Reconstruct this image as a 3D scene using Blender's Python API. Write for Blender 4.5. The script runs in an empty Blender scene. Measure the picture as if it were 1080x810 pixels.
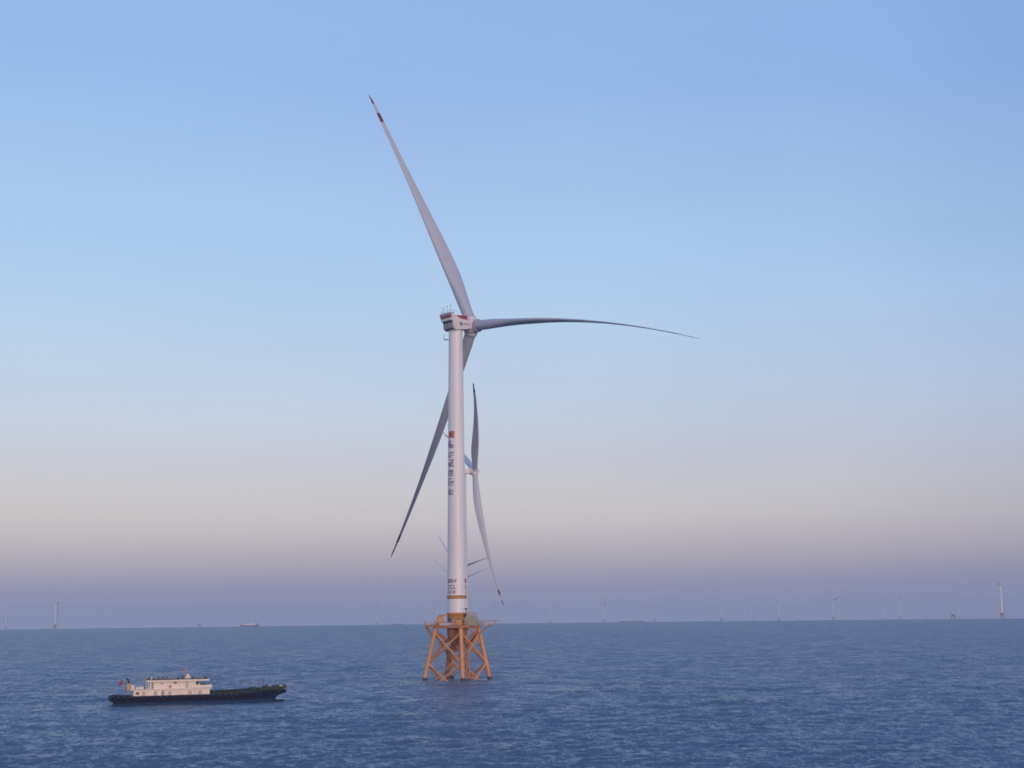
import bpy, math, random
import numpy as np
from mathutils import Vector, Matrix
random.seed(7)
rng = np.random.default_rng(11)
R = math.radians
SC = bpy.context.scene
COL = SC.collection

# ------------------------------------------------------------------ camera
CAM_H = 20.336
PITCH, ROLL = R(9.059), R(-0.626)
cd = bpy.data.cameras.new('camera'); cam = bpy.data.objects.new('camera', cd); COL.objects.link(cam)
cd.sensor_fit = 'HORIZONTAL'; cd.sensor_width = 36.0; cd.lens = 50.0
cd.clip_start = 0.5; cd.clip_end = 60000.0
Fv = Vector((0, math.cos(PITCH), math.sin(PITCH))); Uv = Vector((0, -math.sin(PITCH), math.cos(PITCH))); Rv = Vector((1, 0, 0))
R2 = Rv*math.cos(ROLL) + Uv*math.sin(ROLL); U2 = -Rv*math.sin(ROLL) + Uv*math.cos(ROLL)
m = Matrix((R2, U2, -Fv)).transposed().to_4x4(); m.translation = Vector((0, 0, CAM_H))
cam.matrix_world = m
SC.camera = cam

# ------------------------------------------------------------------ colour management
SC.view_settings.view_transform = 'Standard'; SC.view_settings.look = 'None'
SC.view_settings.exposure = 0.0; SC.view_settings.gamma = 1.0; SC.view_settings.use_curve_mapping = False
SC.render.engine = 'CYCLES'
SC.cycles.use_denoising = True; SC.cycles.denoising_prefilter = 'ACCURATE'; SC.cycles.denoising_input_passes = 'RGB_ALBEDO_NORMAL'
SC.cycles.max_bounces = 6; SC.cycles.volume_bounces = 1
SC.cycles.filter_width = 1.7

def lin(c):
    return tuple((v/255/12.92 if v/255 <= 0.04045 else ((v/255+0.055)/1.055)**2.4) for v in c)

# ------------------------------------------------------------------ world: dusk sky opposite the sunset
# (elevation in degrees, colour): blue above, pale band, rosy belt, mauve earth shadow
HZ = 8.0e-5
SKY = [(-12, (70, 88, 125)), (-1.0, (142, 156, 188)), (-0.32, (142, 156, 188)), (-0.06, (139, 151, 181)), (0.77, (165, 160, 182)),
       (1.25, (172, 163, 180)), (1.89, (186, 177, 180)), (2.76, (203, 192, 193)), (3.7, (211, 205, 201)), (4.9, (211, 209, 210)),
       (6.06, (206, 209, 218)), (7.6, (201, 212, 226)), (9.03, (195, 212, 231)), (12.9, (179, 209, 238)), (16.7, (165, 197, 236)),
       (20.4, (154, 186, 234)), (24.15, (148, 184, 232)), (40, (112, 150, 212)), (90, (78, 112, 180))]
W = bpy.data.worlds.new('World'); SC.world = W; W.use_nodes = True
nt = W.node_tree; N = nt.nodes; Lk = nt.links; N.clear()
def nd(t, **k):
    n = N.new(t)
    for a, b in k.items(): setattr(n, a, b)
    return n
tc = nd('ShaderNodeTexCoord'); nrm = nd('ShaderNodeVectorMath', operation='NORMALIZE'); Lk.new(tc.outputs['Generated'], nrm.inputs[0])
sx = nd('ShaderNodeSeparateXYZ'); Lk.new(nrm.outputs[0], sx.inputs[0])
asn = nd('ShaderNodeMath', operation='ARCSINE'); Lk.new(sx.outputs['Z'], asn.inputs[0])
mr = nd('ShaderNodeMapRange'); mr.inputs['From Min'].default_value = R(-12); mr.inputs['From Max'].default_value = R(90)
Lk.new(asn.outputs[0], mr.inputs['Value'])
cr = nd('ShaderNodeValToRGB'); cr.color_ramp.interpolation = 'LINEAR'
E_ = cr.color_ramp.elements
E_[0].position = 0; E_[0].color = (*lin(SKY[0][1]), 1); E_[1].position = 1; E_[1].color = (*lin(SKY[-1][1]), 1)
for e, c in SKY[1:-1]:
    el = E_.new((e+12)/102); el.color = (*lin(c), 1)
Lk.new(mr.outputs[0], cr.inputs['Fac'])
# sunset glow low in the sky behind the camera
SUN_AZ, SUN_EL = R(158), R(5.0)       # azimuth clockwise from the view direction (+Y)
sdir = Vector((math.sin(SUN_AZ)*math.cos(SUN_EL), math.cos(SUN_AZ)*math.cos(SUN_EL), math.sin(SUN_EL)))
dt = nd('ShaderNodeVectorMath', operation='DOT_PRODUCT'); dt.inputs[1].default_value = sdir; Lk.new(nrm.outputs[0], dt.inputs[0])
mg = nd('ShaderNodeMapRange', interpolation_type='SMOOTHSTEP'); mg.inputs['From Min'].default_value = 0.35; mg.inputs['From Max'].default_value = 1.0
Lk.new(dt.outputs['Value'], mg.inputs['Value'])
gl = nd('ShaderNodeMix', data_type='RGBA', blend_type='ADD'); gl.inputs[0].default_value = 1
gs = nd('ShaderNodeVectorMath', operation='SCALE'); gs.inputs[0].default_value = (1.15, 0.72, 0.50)
Lk.new(mg.outputs[0], gs.inputs['Scale'])
# the sky is a little brighter to the left, where the afterglow wraps round; faint uneven haze
az_ = nd('ShaderNodeMapRange'); az_.inputs['From Min'].default_value = -.35; az_.inputs['From Max'].default_value = .36
Lk.new(sx.outputs['X'], az_.inputs['Value'])
rc = nd('ShaderNodeValToRGB'); rc.color_ramp.interpolation = 'EASE'
for i_, (p_, v_) in enumerate(((0, 1.0), (.55, .965), (.75, .92), (1, .81))):
    e0 = rc.color_ramp.elements[0] if i_ == 0 else (rc.color_ramp.elements.new(p_) if i_ < 3 else rc.color_ramp.elements[-1])
    e0.position = p_; e0.color = (v_**1.15, v_, v_**.55, 1)
Lk.new(az_.outputs[0], rc.inputs['Fac'])
wm = nd('ShaderNodeMapping'); wm.inputs['Scale'].default_value = (2.2, 2.2, 16); Lk.new(nrm.outputs[0], wm.inputs['Vector'])
wn = nd('ShaderNodeTexNoise'); wn.inputs['Scale'].default_value = 1.3; wn.inputs['Detail'].default_value = 5; Lk.new(wm.outputs[0], wn.inputs['Vector'])
wr = nd('ShaderNodeMapRange'); wr.inputs['From Min'].default_value = .25; wr.inputs['From Max'].default_value = .75; wr.inputs['To Min'].default_value = 1.015; wr.inputs['To Max'].default_value = 1.06
Lk.new(wn.outputs['Fac'], wr.inputs['Value'])
w1 = nd('ShaderNodeVectorMath', operation='MULTIPLY'); Lk.new(cr.outputs['Color'], w1.inputs[0]); Lk.new(rc.outputs['Color'], w1.inputs[1])
w2 = nd('ShaderNodeVectorMath', operation='SCALE'); Lk.new(w1.outputs[0], w2.inputs[0]); Lk.new(wr.outputs[0], w2.inputs['Scale'])
Lk.new(w2.outputs[0], gl.inputs[6]); Lk.new(gs.outputs[0], gl.inputs[7])
# the physical sky of the same low sun, a faint share of the light
ns = nd('ShaderNodeTexSky', sky_type='NISHITA'); ns.sun_disc = False; ns.sun_elevation = R(1.5); ns.sun_rotation = SUN_AZ
bg = nd('ShaderNodeBackground'); bg.inputs['Strength'].default_value = 1.0
Lk.new(gl.outputs[2], bg.inputs['Color'])
wo = nd('ShaderNodeOutputWorld'); Lk.new(bg.outputs[0], wo.inputs['Surface'])
N.remove(ns)

# ------------------------------------------------------------------ the low sun behind the camera
ld = bpy.data.lights.new('sun', 'SUN'); ld.energy = 1.05; ld.angle = R(7); ld.color = (1.0, 0.76, 0.60)
lo = bpy.data.objects.new('sun', ld); COL.objects.link(lo)
lo.rotation_euler = (-sdir).to_track_quat('-Z', 'Y').to_euler()

# ------------------------------------------------------------------ materials
def mat(name, base, rough=0.5, metal=0.0, var=0.12, scale=0.6, stain=None, stain_amt=0.0, stretch=(1, 1, 1), bump=0.0, spec=0.5):
    M = bpy.data.materials.new(name); M.use_nodes = True
    t = M.node_tree; n = t.nodes; l = t.links
    b = n['Principled BSDF']; b.inputs['Roughness'].default_value = rough; b.inputs['Metallic'].default_value = metal; b.inputs['Specular IOR Level'].default_value = spec
    c = n.new('ShaderNodeTexCoord'); mp = n.new('ShaderNodeMapping'); mp.inputs['Scale'].default_value = stretch
    l.new(c.outputs['Object'], mp.inputs['Vector'])
    a = n.new('ShaderNodeTexNoise'); a.inputs['Scale'].default_value = scale; a.inputs['Detail'].default_value = 6
    l.new(mp.outputs[0], a.inputs['Vector'])
    r = n.new('ShaderNodeMapRange'); r.inputs['From Min'].default_value = .25; r.inputs['From Max'].default_value = .75
    r.inputs['To Min'].default_value = 1-var; r.inputs['To Max'].default_value = 1+var
    l.new(a.outputs['Fac'], r.inputs['Value'])
    sc = n.new('ShaderNodeVectorMath'); sc.operation = 'SCALE'; sc.inputs[0].default_value = base
    l.new(r.outputs[0], sc.inputs['Scale'])
    out = sc.outputs[0]
    if stain:
        a2 = n.new('ShaderNodeTexNoise'); a2.inputs['Scale'].default_value = scale*2.7; a2.inputs['Detail'].default_value = 8
        l.new(mp.outputs[0], a2.inputs['Vector'])
        r2 = n.new('ShaderNodeMapRange'); r2.inputs['From Min'].default_value = .52; r2.inputs['From Max'].default_value = .7
        r2.inputs['To Max'].default_value = stain_amt; l.new(a2.outputs['Fac'], r2.inputs['Value'])
        mx = n.new('ShaderNodeMix'); mx.data_type = 'RGBA'; mx.inputs[7].default_value = (*stain, 1)
        l.new(r2.outputs[0], mx.inputs[0]); l.new(out, mx.inputs[6]); out = mx.outputs[2]
    l.new(out, b.inputs['Base Color'])
    if bump:
        bp = n.new('ShaderNodeBump'); bp.inputs['Strength'].default_value = bump; l.new(a.outputs['Fac'], bp.inputs['Height']); l.new(bp.outputs[0], b.inputs['Normal'])
    return M
WHITE = mat('white_tower_paint', (.71, .69, .68), .42, var=.05, scale=.25, stretch=(2, 2, .12), stain=(.42, .39, .38), stain_amt=.25)
BLADEW = mat('pale_blade_coating', (.41, .43, .48), .38, var=.04, scale=.12, stain=(.34, .34, .36), stain_amt=.2)
REDP = mat('dark_red_paint', (.27, .030, .045), .45, var=.12, scale=.5)
REDTIP = mat('red_blade_band', (.16, .02, .04), .45, var=.1)
ORANGE = mat('orange_marine_paint', (.60, .275, .115), .5, var=.10, scale=.5, stain=(.26, .10, .045), stain_amt=.55, stretch=(1, 1, .5))
RUSTO = mat('weathered_orange_paint', (.40, .165, .075), .6, var=.18, scale=.7, stain=(.14, .06, .04), stain_amt=.6)
WET = mat('wet_fouled_steel', (.045, .03, .03), .3, var=.3)
YELLOW = mat('yellow_ring_paint', (.42, .24, .05), .5, var=.1)
GREYM = mat('grey_panel', (.30, .30, .33), .5, var=.1)
DARKM = mat('dark_vent', (.045, .045, .06), .6, var=.2)
NACW = mat('nacelle_shell', (.62, .58, .58), .45, var=.04)
NACG = mat('nacelle_grey', (.30, .28, .33), .5, var=.08)
LOGOR = mat('emblem_red', (.48, .17, .12), .5, var=.3, scale=1.2)
INK = mat('faded_blue_ink', (.17, .17, .26), .5, var=.3, scale=1.0)
TXT = mat('red_lettering', (.30, .10, .14), .5, var=.1)
CABG = mat('grey_green_cabinet', (.24, .26, .20), .5, var=.12, scale=1.0)
PALE = mat('pale_steel', (.45, .36, .32), .5, var=.15)
SKINW = mat('ship_white_paint', (.72, .64, .54), .45, var=.05, scale=.8, stain=(.42, .33, .28), stain_amt=.35, stretch=(1, 1, .3))
HULLN = mat('dark_navy_hull', (.007, .014, .046), .55, var=.3, scale=.6, stain=(.03, .022, .028), stain_amt=.2, bump=.1, spec=.12)
HULLT = mat('teal_blue_hull', (.012, .044, .105), .5, var=.3, scale=.5, stain=(.04, .055, .06), stain_amt=.5, spec=.2)
DECKG = mat('green_deck_steel', (.020, .038, .034), .6, var=.35, scale=.8, stain=(.06, .045, .03), stain_amt=.5, spec=.25)
RUBBER = mat('tyre_rubber', (.014, .013, .020), .8, var=.3, spec=.2)
GLASS = mat('dark_window_glass', (.035, .035, .05), .12, var=.1)
DOORM = mat('brownish_door', (.26, .19, .18), .5, var=.1)
OCHRE = mat('ochre_funnel', (.46, .26, .09), .5, var=.15)
FLAGR = mat('red_flag_cloth', (.36, .06, .08), .7, var=.15, scale=2)
FARD = mat('distant_ship_dark', (.10, .07, .09), .6)
FARW = mat('distant_ship_white', (.6, .6, .62), .6)
FARO = mat('distant_orange_paint', (.30, .15, .13), .6)

# ------------------------------------------------------------------ mesh helpers
class MB:
    def __init__(s): s.v = []; s.f = []; s.mi = []; s.sm = []; s.mats = []
    def mid(s, m):
        if m not in s.mats: s.mats.append(m)
        return s.mats.index(m)
    def add(s, vs, fs, m, smooth=False):
        o = len(s.v); k = s.mid(m); s.v += [tuple(p) for p in vs]
        for f in fs: s.f.append([i+o for i in f]); s.mi.append(k); s.sm.append(smooth)
    def box(s, c, d, m, rz=0.0, top=(1, 1)):
        hx, hy, hz = d[0]/2, d[1]/2, d[2]/2; ca, sa = math.cos(rz), math.sin(rz); vs = []
        for z, kx, ky in ((-hz, 1, 1), (hz, *top)):
            for x, y in ((-hx, -hy), (hx, -hy), (hx, hy), (-hx, hy)):
                x *= kx; y *= ky; vs.append((c[0]+x*ca-y*sa, c[1]+x*sa+y*ca, c[2]+z))
        s.add(vs, [(3, 2, 1, 0), (4, 5, 6, 7), (0, 1, 5, 4), (1, 2, 6, 5), (2, 3, 7, 6), (3, 0, 4, 7)], m)
    def tube(s, p0, p1, r0, m, r1=None, n=12, caps=True, smooth=True):
        p0, p1 = Vector(p0), Vector(p1); r1 = r0 if r1 is None else r1
        d = (p1-p0).normalized(); a = d.orthogonal().normalized(); b = d.cross(a); vs = []
        for p, r in ((p0, r0), (p1, r1)):
            for i in range(n):
                t = 2*math.pi*i/n; vs.append(p+a*math.cos(t)*r+b*math.sin(t)*r)
        s.add(vs, [(i, (i+1) % n, n+(i+1) % n, n+i) for i in range(n)], m, smooth)
        if caps:
            s.add(vs[:n], [tuple(range(n-1, -1, -1))], m); s.add(vs[n:], [tuple(range(n))], m)
    def path(s, pts, r, m, n=8):
        for a, b in zip(pts, pts[1:]): s.tube(a, b, r, m, n=n)
    def lathe(s, prof, m, c=(0, 0, 0), n=48, smooth=True, closed=True, split=False):
        if split:
            for k, (a_, b_) in enumerate(zip(prof, prof[1:])): s.lathe([a_, b_], m, c, n, smooth, closed=False)
            return
        vs = []
        for r, z in prof:
            for i in range(n):
                t = 2*math.pi*i/n; vs.append((c[0]+r*math.cos(t), c[1]+r*math.sin(t), c[2]+z))
        fs = []
        for j in range(len(prof)-1):
            for i in range(n): fs.append((j*n+i, j*n+(i+1) % n, (j+1)*n+(i+1) % n, (j+1)*n+i))
        s.add(vs, fs, m, smooth)
        if closed:
            s.add(vs[:n], [tuple(range(n-1, -1, -1))], m); s.add(vs[-n:], [tuple(range(n))], m)
    def prism(s, poly, y0, y1, m, axis='y'):        # polygon in (x,z) extruded along y
        n = len(poly); vs = [(x, y0, z) for x, z in poly]+[(x, y1, z) for x, z in poly]
        s.add(vs, [tuple(range(n)), tuple(range(2*n-1, n-1, -1))]+[(i, n+i, n+(i+1) % n, (i+1) % n) for i in range(n)], m)
    def loft(s, rings, m, smooth=False, close=True, capa=True, capb=True):
        n = len(rings[0]); vs = [p for r in rings for p in r]; fs = []
        for j in range(len(rings)-1):
            for i in range(n if close else n-1): fs.append((j*n+i, j*n+(i+1) % n, (j+1)*n+(i+1) % n, (j+1)*n+i))
        s.add(vs, fs, m, smooth)
        if capa: s.add(rings[0], [tuple(range(n-1, -1, -1))], m)
        if capb: s.add(rings[-1], [tuple(range(n))], m)
    def xf(s, M): s.v = [tuple(M @ Vector(p)) for p in s.v]; return s
    def build(s, name, parent=None, weld=False, mw=None):
        me = bpy.data.meshes.new(name); me.from_pydata(s.v, [], s.f)
        for mm in s.mats: me.materials.append(mm)
        me.polygons.foreach_set('material_index', s.mi); me.polygons.foreach_set('use_smooth', s.sm)
        me.update()
        import bmesh
        bm = bmesh.new(); bm.from_mesh(me); 
        if weld: bmesh.ops.remove_doubles(bm, verts=bm.verts, dist=1e-3)
        bmesh.ops.recalc_face_normals(bm, faces=bm.faces); bm.to_mesh(me); bm.free()
        o = bpy.data.objects.new(name, me); COL.objects.link(o)
        if parent: o.parent = parent
        if mw is not None: o.matrix_local = mw
        return o

def empty(name, loc, rz=0.0):
    o = bpy.data.objects.new(name, None); COL.objects.link(o); o.location = loc; o.rotation_euler = (0, 0, rz); o.empty_display_size = 2; return o
def tag(o, label=None, cat=None, group=None, kind=None):
    if label: o['label'] = label
    if cat: o['category'] = cat
    if group: o['group'] = group
    if kind: o['kind'] = kind
    return o
KIDS = {}
def copy_tree(o, parent=None):
    c = o.copy(); COL.objects.link(c)
    if parent: c.parent = parent; c.matrix_parent_inverse = Matrix()
    for ch in list(o.children): copy_tree(ch, c)
    return c

# ------------------------------------------------------------------ the sea: a gently curving sheet that sinks to a real horizon
DH = 4729.3; RE = DH*DH/(2*CAM_H); EPS = 2*CAM_H/DH
def drop(d):
    d = np.asarray(d, float); return np.where(d < DH, d*d/(2*RE), EPS*d-CAM_H)
def on_sea(x, y): return (x, y, -float(drop(math.hypot(x, y))))

def sea():
    f = 1422.0
    ds = [0.0, 6, 12, 20, 30, 42, 56, 72]
    d = 84.0
    while d < 14000:
        ds.append(d); st = 0.42*d*d/(CAM_H*f)
        d += min(max(0.16, st), 400) if d < 4600 else 260
    ds = np.array(ds)
    fine = np.arange(-25.0, 25.0001, 0.042)
    coarse = np.linspace(25.0, 335.0, 112)[1:-1]
    az = np.radians(np.concatenate([fine, coarse]))
    nr, na = len(ds), len(az)
    D, A = np.meshgrid(ds, az, indexing='ij')
    X = D*np.sin(A); Y = D*np.cos(A); Z = -drop(D)
    step = np.gradient(ds)[:, None]
    lat = D*np.radians(.042)
    # short-crested wind sea: many directional components
    comps = []
    wind = R(97)
    for lam, amp, k in ((38, .030, 5), (26, .030, 6), (17, .030, 8), (11.5, .030, 10), (7.8, .031, 13), (5.4, .029, 15), (3.8, .025, 16), (2.7, .018, 16), (1.9, .012, 14), (1.3, .007, 10)):
        for _ in range(k):
            l = lam*math.exp(rng.normal(0, .14)); th = wind+rng.normal(0, .62); comps.append((l, amp/math.sqrt(k)*1.9, th, rng.uniform(0, 6.283)))
    H = np.zeros_like(X, dtype=np.float32)
    # gust patches
    G = np.zeros_like(H)
    for _ in range(14):
        l = math.exp(rng.uniform(math.log(45), math.log(420))); th = rng.uniform(0, 6.283)
        G += np.cos((X*math.cos(th)+Y*math.sin(th))*2*math.pi/l+rng.uniform(0, 6.283)).astype(np.float32)
    G = np.clip(1+0.10*G, .6, 1.4)
    for l, a, th, ph in comps:
        cs, sn = math.cos(th), math.sin(th)
        need = np.maximum(step*abs(sn), lat*abs(cs)*1.0)
        need = np.maximum(need, step*.55)
        w = np.clip((l/np.maximum(need, 1e-3)-2.2)/1.6, 0, 1)
        row = w.max(axis=1) > 0
        P = (X[row]*cs+Y[row]*sn)*(2*math.pi/l)+ph
        s_ = np.cos(P)
        H[row] += (a*w[row]*(s_+.22*np.cos(2*P))).astype(np.float32)
    fade = np.clip((29-np.abs(np.degrees(A)))/4, 0, 1)
    fade[:, len(fine):] = 0; fade[:, :len(fine)] = np.clip((25-np.abs(np.degrees(A[:, :len(fine)])))/1.5, 0, 1)
    near = np.clip((D-40)/60, 0, 1)
    Z = Z+H*G*fade*near
    me = bpy.data.meshes.new('sea')
    V = np.stack([X, Y, Z], -1).reshape(-1, 3).astype(np.float32)
    i = np.arange(nr-1)[:, None]*na; j = np.arange(na)[None, :]; jn = (j+1) % na
    # azimuth grows clockwise: order so the normals point up
    Q = np.stack([i+j, i+na+j, i+na+jn, i+jn], -1).reshape(-1, 4)[:, ::1]
    me.vertices.add(len(V)); me.vertices.foreach_set('co', V.ravel())
    me.loops.add(Q.size); me.loops.foreach_set('vertex_index', Q.ravel().astype(np.int32))
    me.polygons.add(len(Q)); me.polygons.foreach_set('loop_start', (np.arange(len(Q))*4).astype(np.int32))
    me.polygons.foreach_set('use_smooth', np.ones(len(Q), bool))
    me.update(calc_edges=True)
    if me.polygons[len(Q)//2].normal.z < 0: me.flip_normals()
    o = bpy.data.objects.new('sea', me); COL.objects.link(o)
    M = bpy.data.materials.new('sea_water'); M.use_nodes = True; t = M.node_tree; n = t.nodes; l = t.links
    b = n['Principled BSDF']; b.inputs['Base Color'].default_value = (*SEA_BASE, 1); b.inputs['IOR'].default_value = 1.333
    b.inputs['Roughness'].default_value = .24; b.inputs['Specular IOR Level'].default_value = .30
    g = n.new('ShaderNodeNewGeometry')
    prev = None
    # slope field of the unresolved chop: noise vectors tilt the normal directly
    lo = n.new('ShaderNodeTexNoise'); lo.inputs['Scale'].default_value = .018; lo.inputs['Detail'].default_value = 5; lo.inputs['Roughness'].default_value = .62
    lm_ = n.new('ShaderNodeMapping'); lm_.inputs['Scale'].default_value = (.8, 1.0, 1); lm_.inputs['Rotation'].default_value = (0, 0, R(8))
    l.new(g.outputs['Position'], lm_.inputs['Vector']); l.new(lm_.outputs[0], lo.inputs['Vector'])
    gm = n.new('ShaderNodeMapRange'); gm.inputs['From Min'].default_value = .3; gm.inputs['From Max'].default_value = .7
    gm.inputs['To Min'].default_value = .72; gm.inputs['To Max'].default_value = 1.28; l.new(lo.outputs['Fac'], gm.inputs['Value'])
    acc = None
    for scl, k, st in SEA_SLOPE:
        mp = n.new('ShaderNodeMapping'); mp.inputs['Scale'].default_value = st; mp.inputs['Rotation'].default_value = (0, 0, R(10)+scl)
        l.new(g.outputs['Position'], mp.inputs['Vector'])
        a = n.new('ShaderNodeTexNoise'); a.inputs['Scale'].default_value = scl; a.inputs['Detail'].default_value = 3; a.inputs['Roughness'].default_value = .55
        l.new(mp.outputs[0], a.inputs['Vector'])
        sb = n.new('ShaderNodeVectorMath'); sb.operation = 'SUBTRACT'; sb.inputs[1].default_value = (.5, .5, .5); l.new(a.outputs['Color'], sb.inputs[0])
        ml = n.new('ShaderNodeVectorMath'); ml.operation = 'MULTIPLY'; ml.inputs[1].default_value = (k*.75, k, 0); l.new(sb.outputs[0], ml.inputs[0])
        if acc:
            ad = n.new('ShaderNodeVectorMath'); ad.operation = 'ADD'; l.new(acc.outputs[0], ad.inputs[0]); l.new(ml.outputs[0], ad.inputs[1]); acc = ad
        else: acc = ml
    sc_ = n.new('ShaderNodeVectorMath'); sc_.operation = 'SCALE'; l.new(acc.outputs[0], sc_.inputs[0]); l.new(gm.outputs[0], sc_.inputs['Scale'])
    ad = n.new('ShaderNodeVectorMath'); ad.operation = 'ADD'; l.new(sc_.outputs[0], ad.inputs[0]); l.new(g.outputs['Normal'], ad.inputs[1])
    tl = n.new('ShaderNodeVectorMath'); tl.operation = 'ADD'; tl.inputs[1].default_value = (0, -.195, 0); l.new(ad.outputs[0], tl.inputs[0]); ad = tl    # constant tilt towards the camera, added to darken and blue the sea's reflection
    nz = n.new('ShaderNodeVectorMath'); nz.operation = 'NORMALIZE'; l.new(ad.outputs[0], nz.inputs[0]); l.new(nz.outputs[0], b.inputs['Normal'])
    me.materials.append(M)
    tag(o, kind='structure')
    return o
SEA_BASE = (.068, .119, .184)
SEA_SLOPE = ((.10, .40, (1.1, .8, 1)), (.34, .60, (1.1, .8, 1)), (1.1, .85, (1.2, .8, 1)), (3.6, 1.0, (1.2, .8, 1)))
sea()

# ------------------------------------------------------------------ haze over the sea
hb = MB(); HM = bpy.data.materials.new('haze_air'); HM.use_nodes = True
t = HM.node_tree; t.nodes.clear(); pv = t.nodes.new('ShaderNodeVolumePrincipled'); ou = t.nodes.new('ShaderNodeOutputMaterial')
pv.inputs['Color'].default_value = (.66, .72, .80, 1); pv.inputs['Density'].default_value = HZ; pv.inputs['Anisotropy'].default_value = 0.0
t.links.new(pv.outputs[0], ou.inputs['Volume'])
hb.box((0, 0, (240-104)/2), (30000, 30000, 344), HM)
hz = hb.build('haze'); tag(hz, 'pale mauve haze lying over the sea', 'haze', kind='stuff')

# ------------------------------------------------------------------ wind turbine pieces
AZT = R(49.97)            # direction the rotor faces, clockwise from +Y
TILT = R(5)
def rotor_frame(az):
    S = Vector((math.cos(az), -math.sin(az), 0)); A0 = Vector((math.sin(az), math.cos(az), 0)); Z = Vector((0, 0, 1))
    A = A0*math.cos(TILT)+Z*math.sin(TILT); Zr = Z*math.cos(TILT)-A0*math.sin(TILT)
    return S, A, Zr
CH = [(0, 3.9, 1.0, 1.0), (.03, 3.9, 1, 1), (.07, 4.0, .86, .8), (.12, 4.5, .62, .4), (.17, 5.1, .45, .12), (.22, 5.5, .36, 0), (.28, 5.5, .31, 0), (.36, 5.0, .28, 0), (.45, 4.25, .26, 0),
      (.54, 3.5, .24, 0), (.63, 2.75, .22, 0), (.72, 2.2, .21, 0), (.80, 1.85, .20, 0), (.88, 1.5, .19, 0), (.92, 1.3, .18, 0), (.96, 1.0, .18, 0), (.985, .6, .18, 0), (1.0, .15, .2, 0)]
def blade(name, parent, mw, L=93.0, offA=0.0, offT=8.0, beta=R(78), bend=2.2, coarse=False, chord=1.0):
    """span along +Z, tangential +X, upwind +Y; chord turned by beta from X towards Y"""
    mb = MB(); n = 12 if coarse else 28
    tab = CH if not coarse else [CH[i] for i in (0, 3, 5, 7, 10, 13, 14, 15, 17)]
    rings = []
    for r, c, th, circ in tab:
        c *= chord
        b_ = beta-R(9)*(max(0, .5-r)*2)
        cx, cy = math.cos(b_), math.sin(b_); nx, ny = -math.sin(b_), math.cos(b_)
        q = r**bend; ox, oy = offT*q, offA*q; ring = []
        for i in range(n):
            ph = 2*math.pi*i/n; xi = (1-math.cos(ph))/2; sg = 1 if math.sin(ph) >= 0 else -1
            na = 5*th*(.2969*math.sqrt(xi)-.126*xi-.3516*xi**2+.2843*xi**3-.1036*xi**4)
            y = sg*na*(1-circ)*c + circ*math.sin(ph)/2*c
            x = (xi-(.5*circ+.34*(1-circ)))*c
            ring.append((ox+cx*x+nx*y, oy+cy*x+ny*y, r*L))
        rings.append(ring)
    for k in range(len(rings)-1):
        rm = (tab[k][0]+tab[k+1][0])/2
        m_ = REDTIP if (rm > .96 or .88 < rm < .92) else BLADEW
        mb.loft([rings[k], rings[k+1]], m_, smooth=True, capa=(k == 0), capb=(k == len(rings)-2))
    # weld the rings so shading runs on along the span
    return mb.build(name, parent, weld=True, mw=mw)
def blade_matrix(az, th, ov, hubz, scale=1.0):
    S, A, Zr = rotor_frame(az); d = S*math.sin(th)+Zr*math.cos(th); t_ = S*math.cos(th)-Zr*math.sin(th)
    M = Matrix((t_, A, d)).transposed().to_4x4(); M.translation = Vector((0, 0, hubz))+A*ov; return M
def nac_matrix(az, hubz):     # local x = along the shaft (upwind), y = S side, z up
    S, A, Zr = rotor_frame(az); M = Matrix((A, S, Zr)).transposed().to_4x4(); M.translation = Vector((0, 0, hubz)); return M

def tower_mb(detail=True, z0=20.2, z1=108.2, r0=2.95, r1=2.2, n=64, m=None):
    mb = MB(); m = m or WHITE
    secs = [z0, 36, 47, 62, 78, 93, z1] if detail else [z0, 60, z1]
    prof = []
    for i, z in enumerate(secs):
        r = r0+(r1-r0)*((z-z0)/(z1-z0))**1.15
        if detail and 0 < i < len(secs)-1: prof += [(r, z-.10), (r+.035, z-.07), (r+.035, z+.07), (r, z+.10)]
        else: prof.append((r, z))
    mb.lathe(prof, m, n=n, split=True); return mb
def rad_at(z): return 2.95+(2.2-2.95)*((z-20.2)/88.0)**1.15

def glyph_text(name, s, size, parent, z, ang, m, stretch=1.0, proud=.02):
    cu = bpy.data.curves.new('lettering', 'FONT'); cu.body = s; cu.size = size; cu.align_x = 'CENTER'; cu.align_y = 'CENTER'; cu.offset = size*.02
    to = bpy.data.objects.new('lettering', cu); COL.objects.link(to)
    dg = bpy.context.evaluated_depsgraph_get(); me = bpy.data.meshes.new_from_object(to.evaluated_get(dg))
    bpy.data.objects.remove(to); bpy.data.curves.remove(cu)
    import bmesh
    bm = bmesh.new(); bm.from_mesh(me); bmesh.ops.triangulate(bm, faces=bm.faces)
    for v in bm.verts:
        x, y = v.co.x*stretch, v.co.y; rr = rad_at(z+y)+proud+.05; a = ang+x/rr
        v.co = Vector((rr*math.sin(a), -rr*math.cos(a), z+y))
    bm.to_mesh(me); bm.free(); me.materials.clear(); me.materials.append(m)
    o = bpy.data.objects.new(name, me); COL.objects.link(o); o.parent = parent; return o
def wrap_rects(mb, rects, z, ang, m, proud=.055):      # rectangles (x0,z0,x1,z1) in metres laid on the tower skin
    for x0, y0, x1, y1 in rects:
        k = max(1, int(abs(x1-x0)/.25)); vs = []
        for i in range(k+1):
            x = x0+(x1-x0)*i/k
            for yy in (y0, y1):
                rr = rad_at(z+yy)+proud; a = ang+x/rr; vs.append((rr*math.sin(a), -rr*math.cos(a), z+yy))
        mb.add(vs, [(2*i, 2*i+2, 2*i+3, 2*i+1) for i in range(k)], m)

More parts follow.
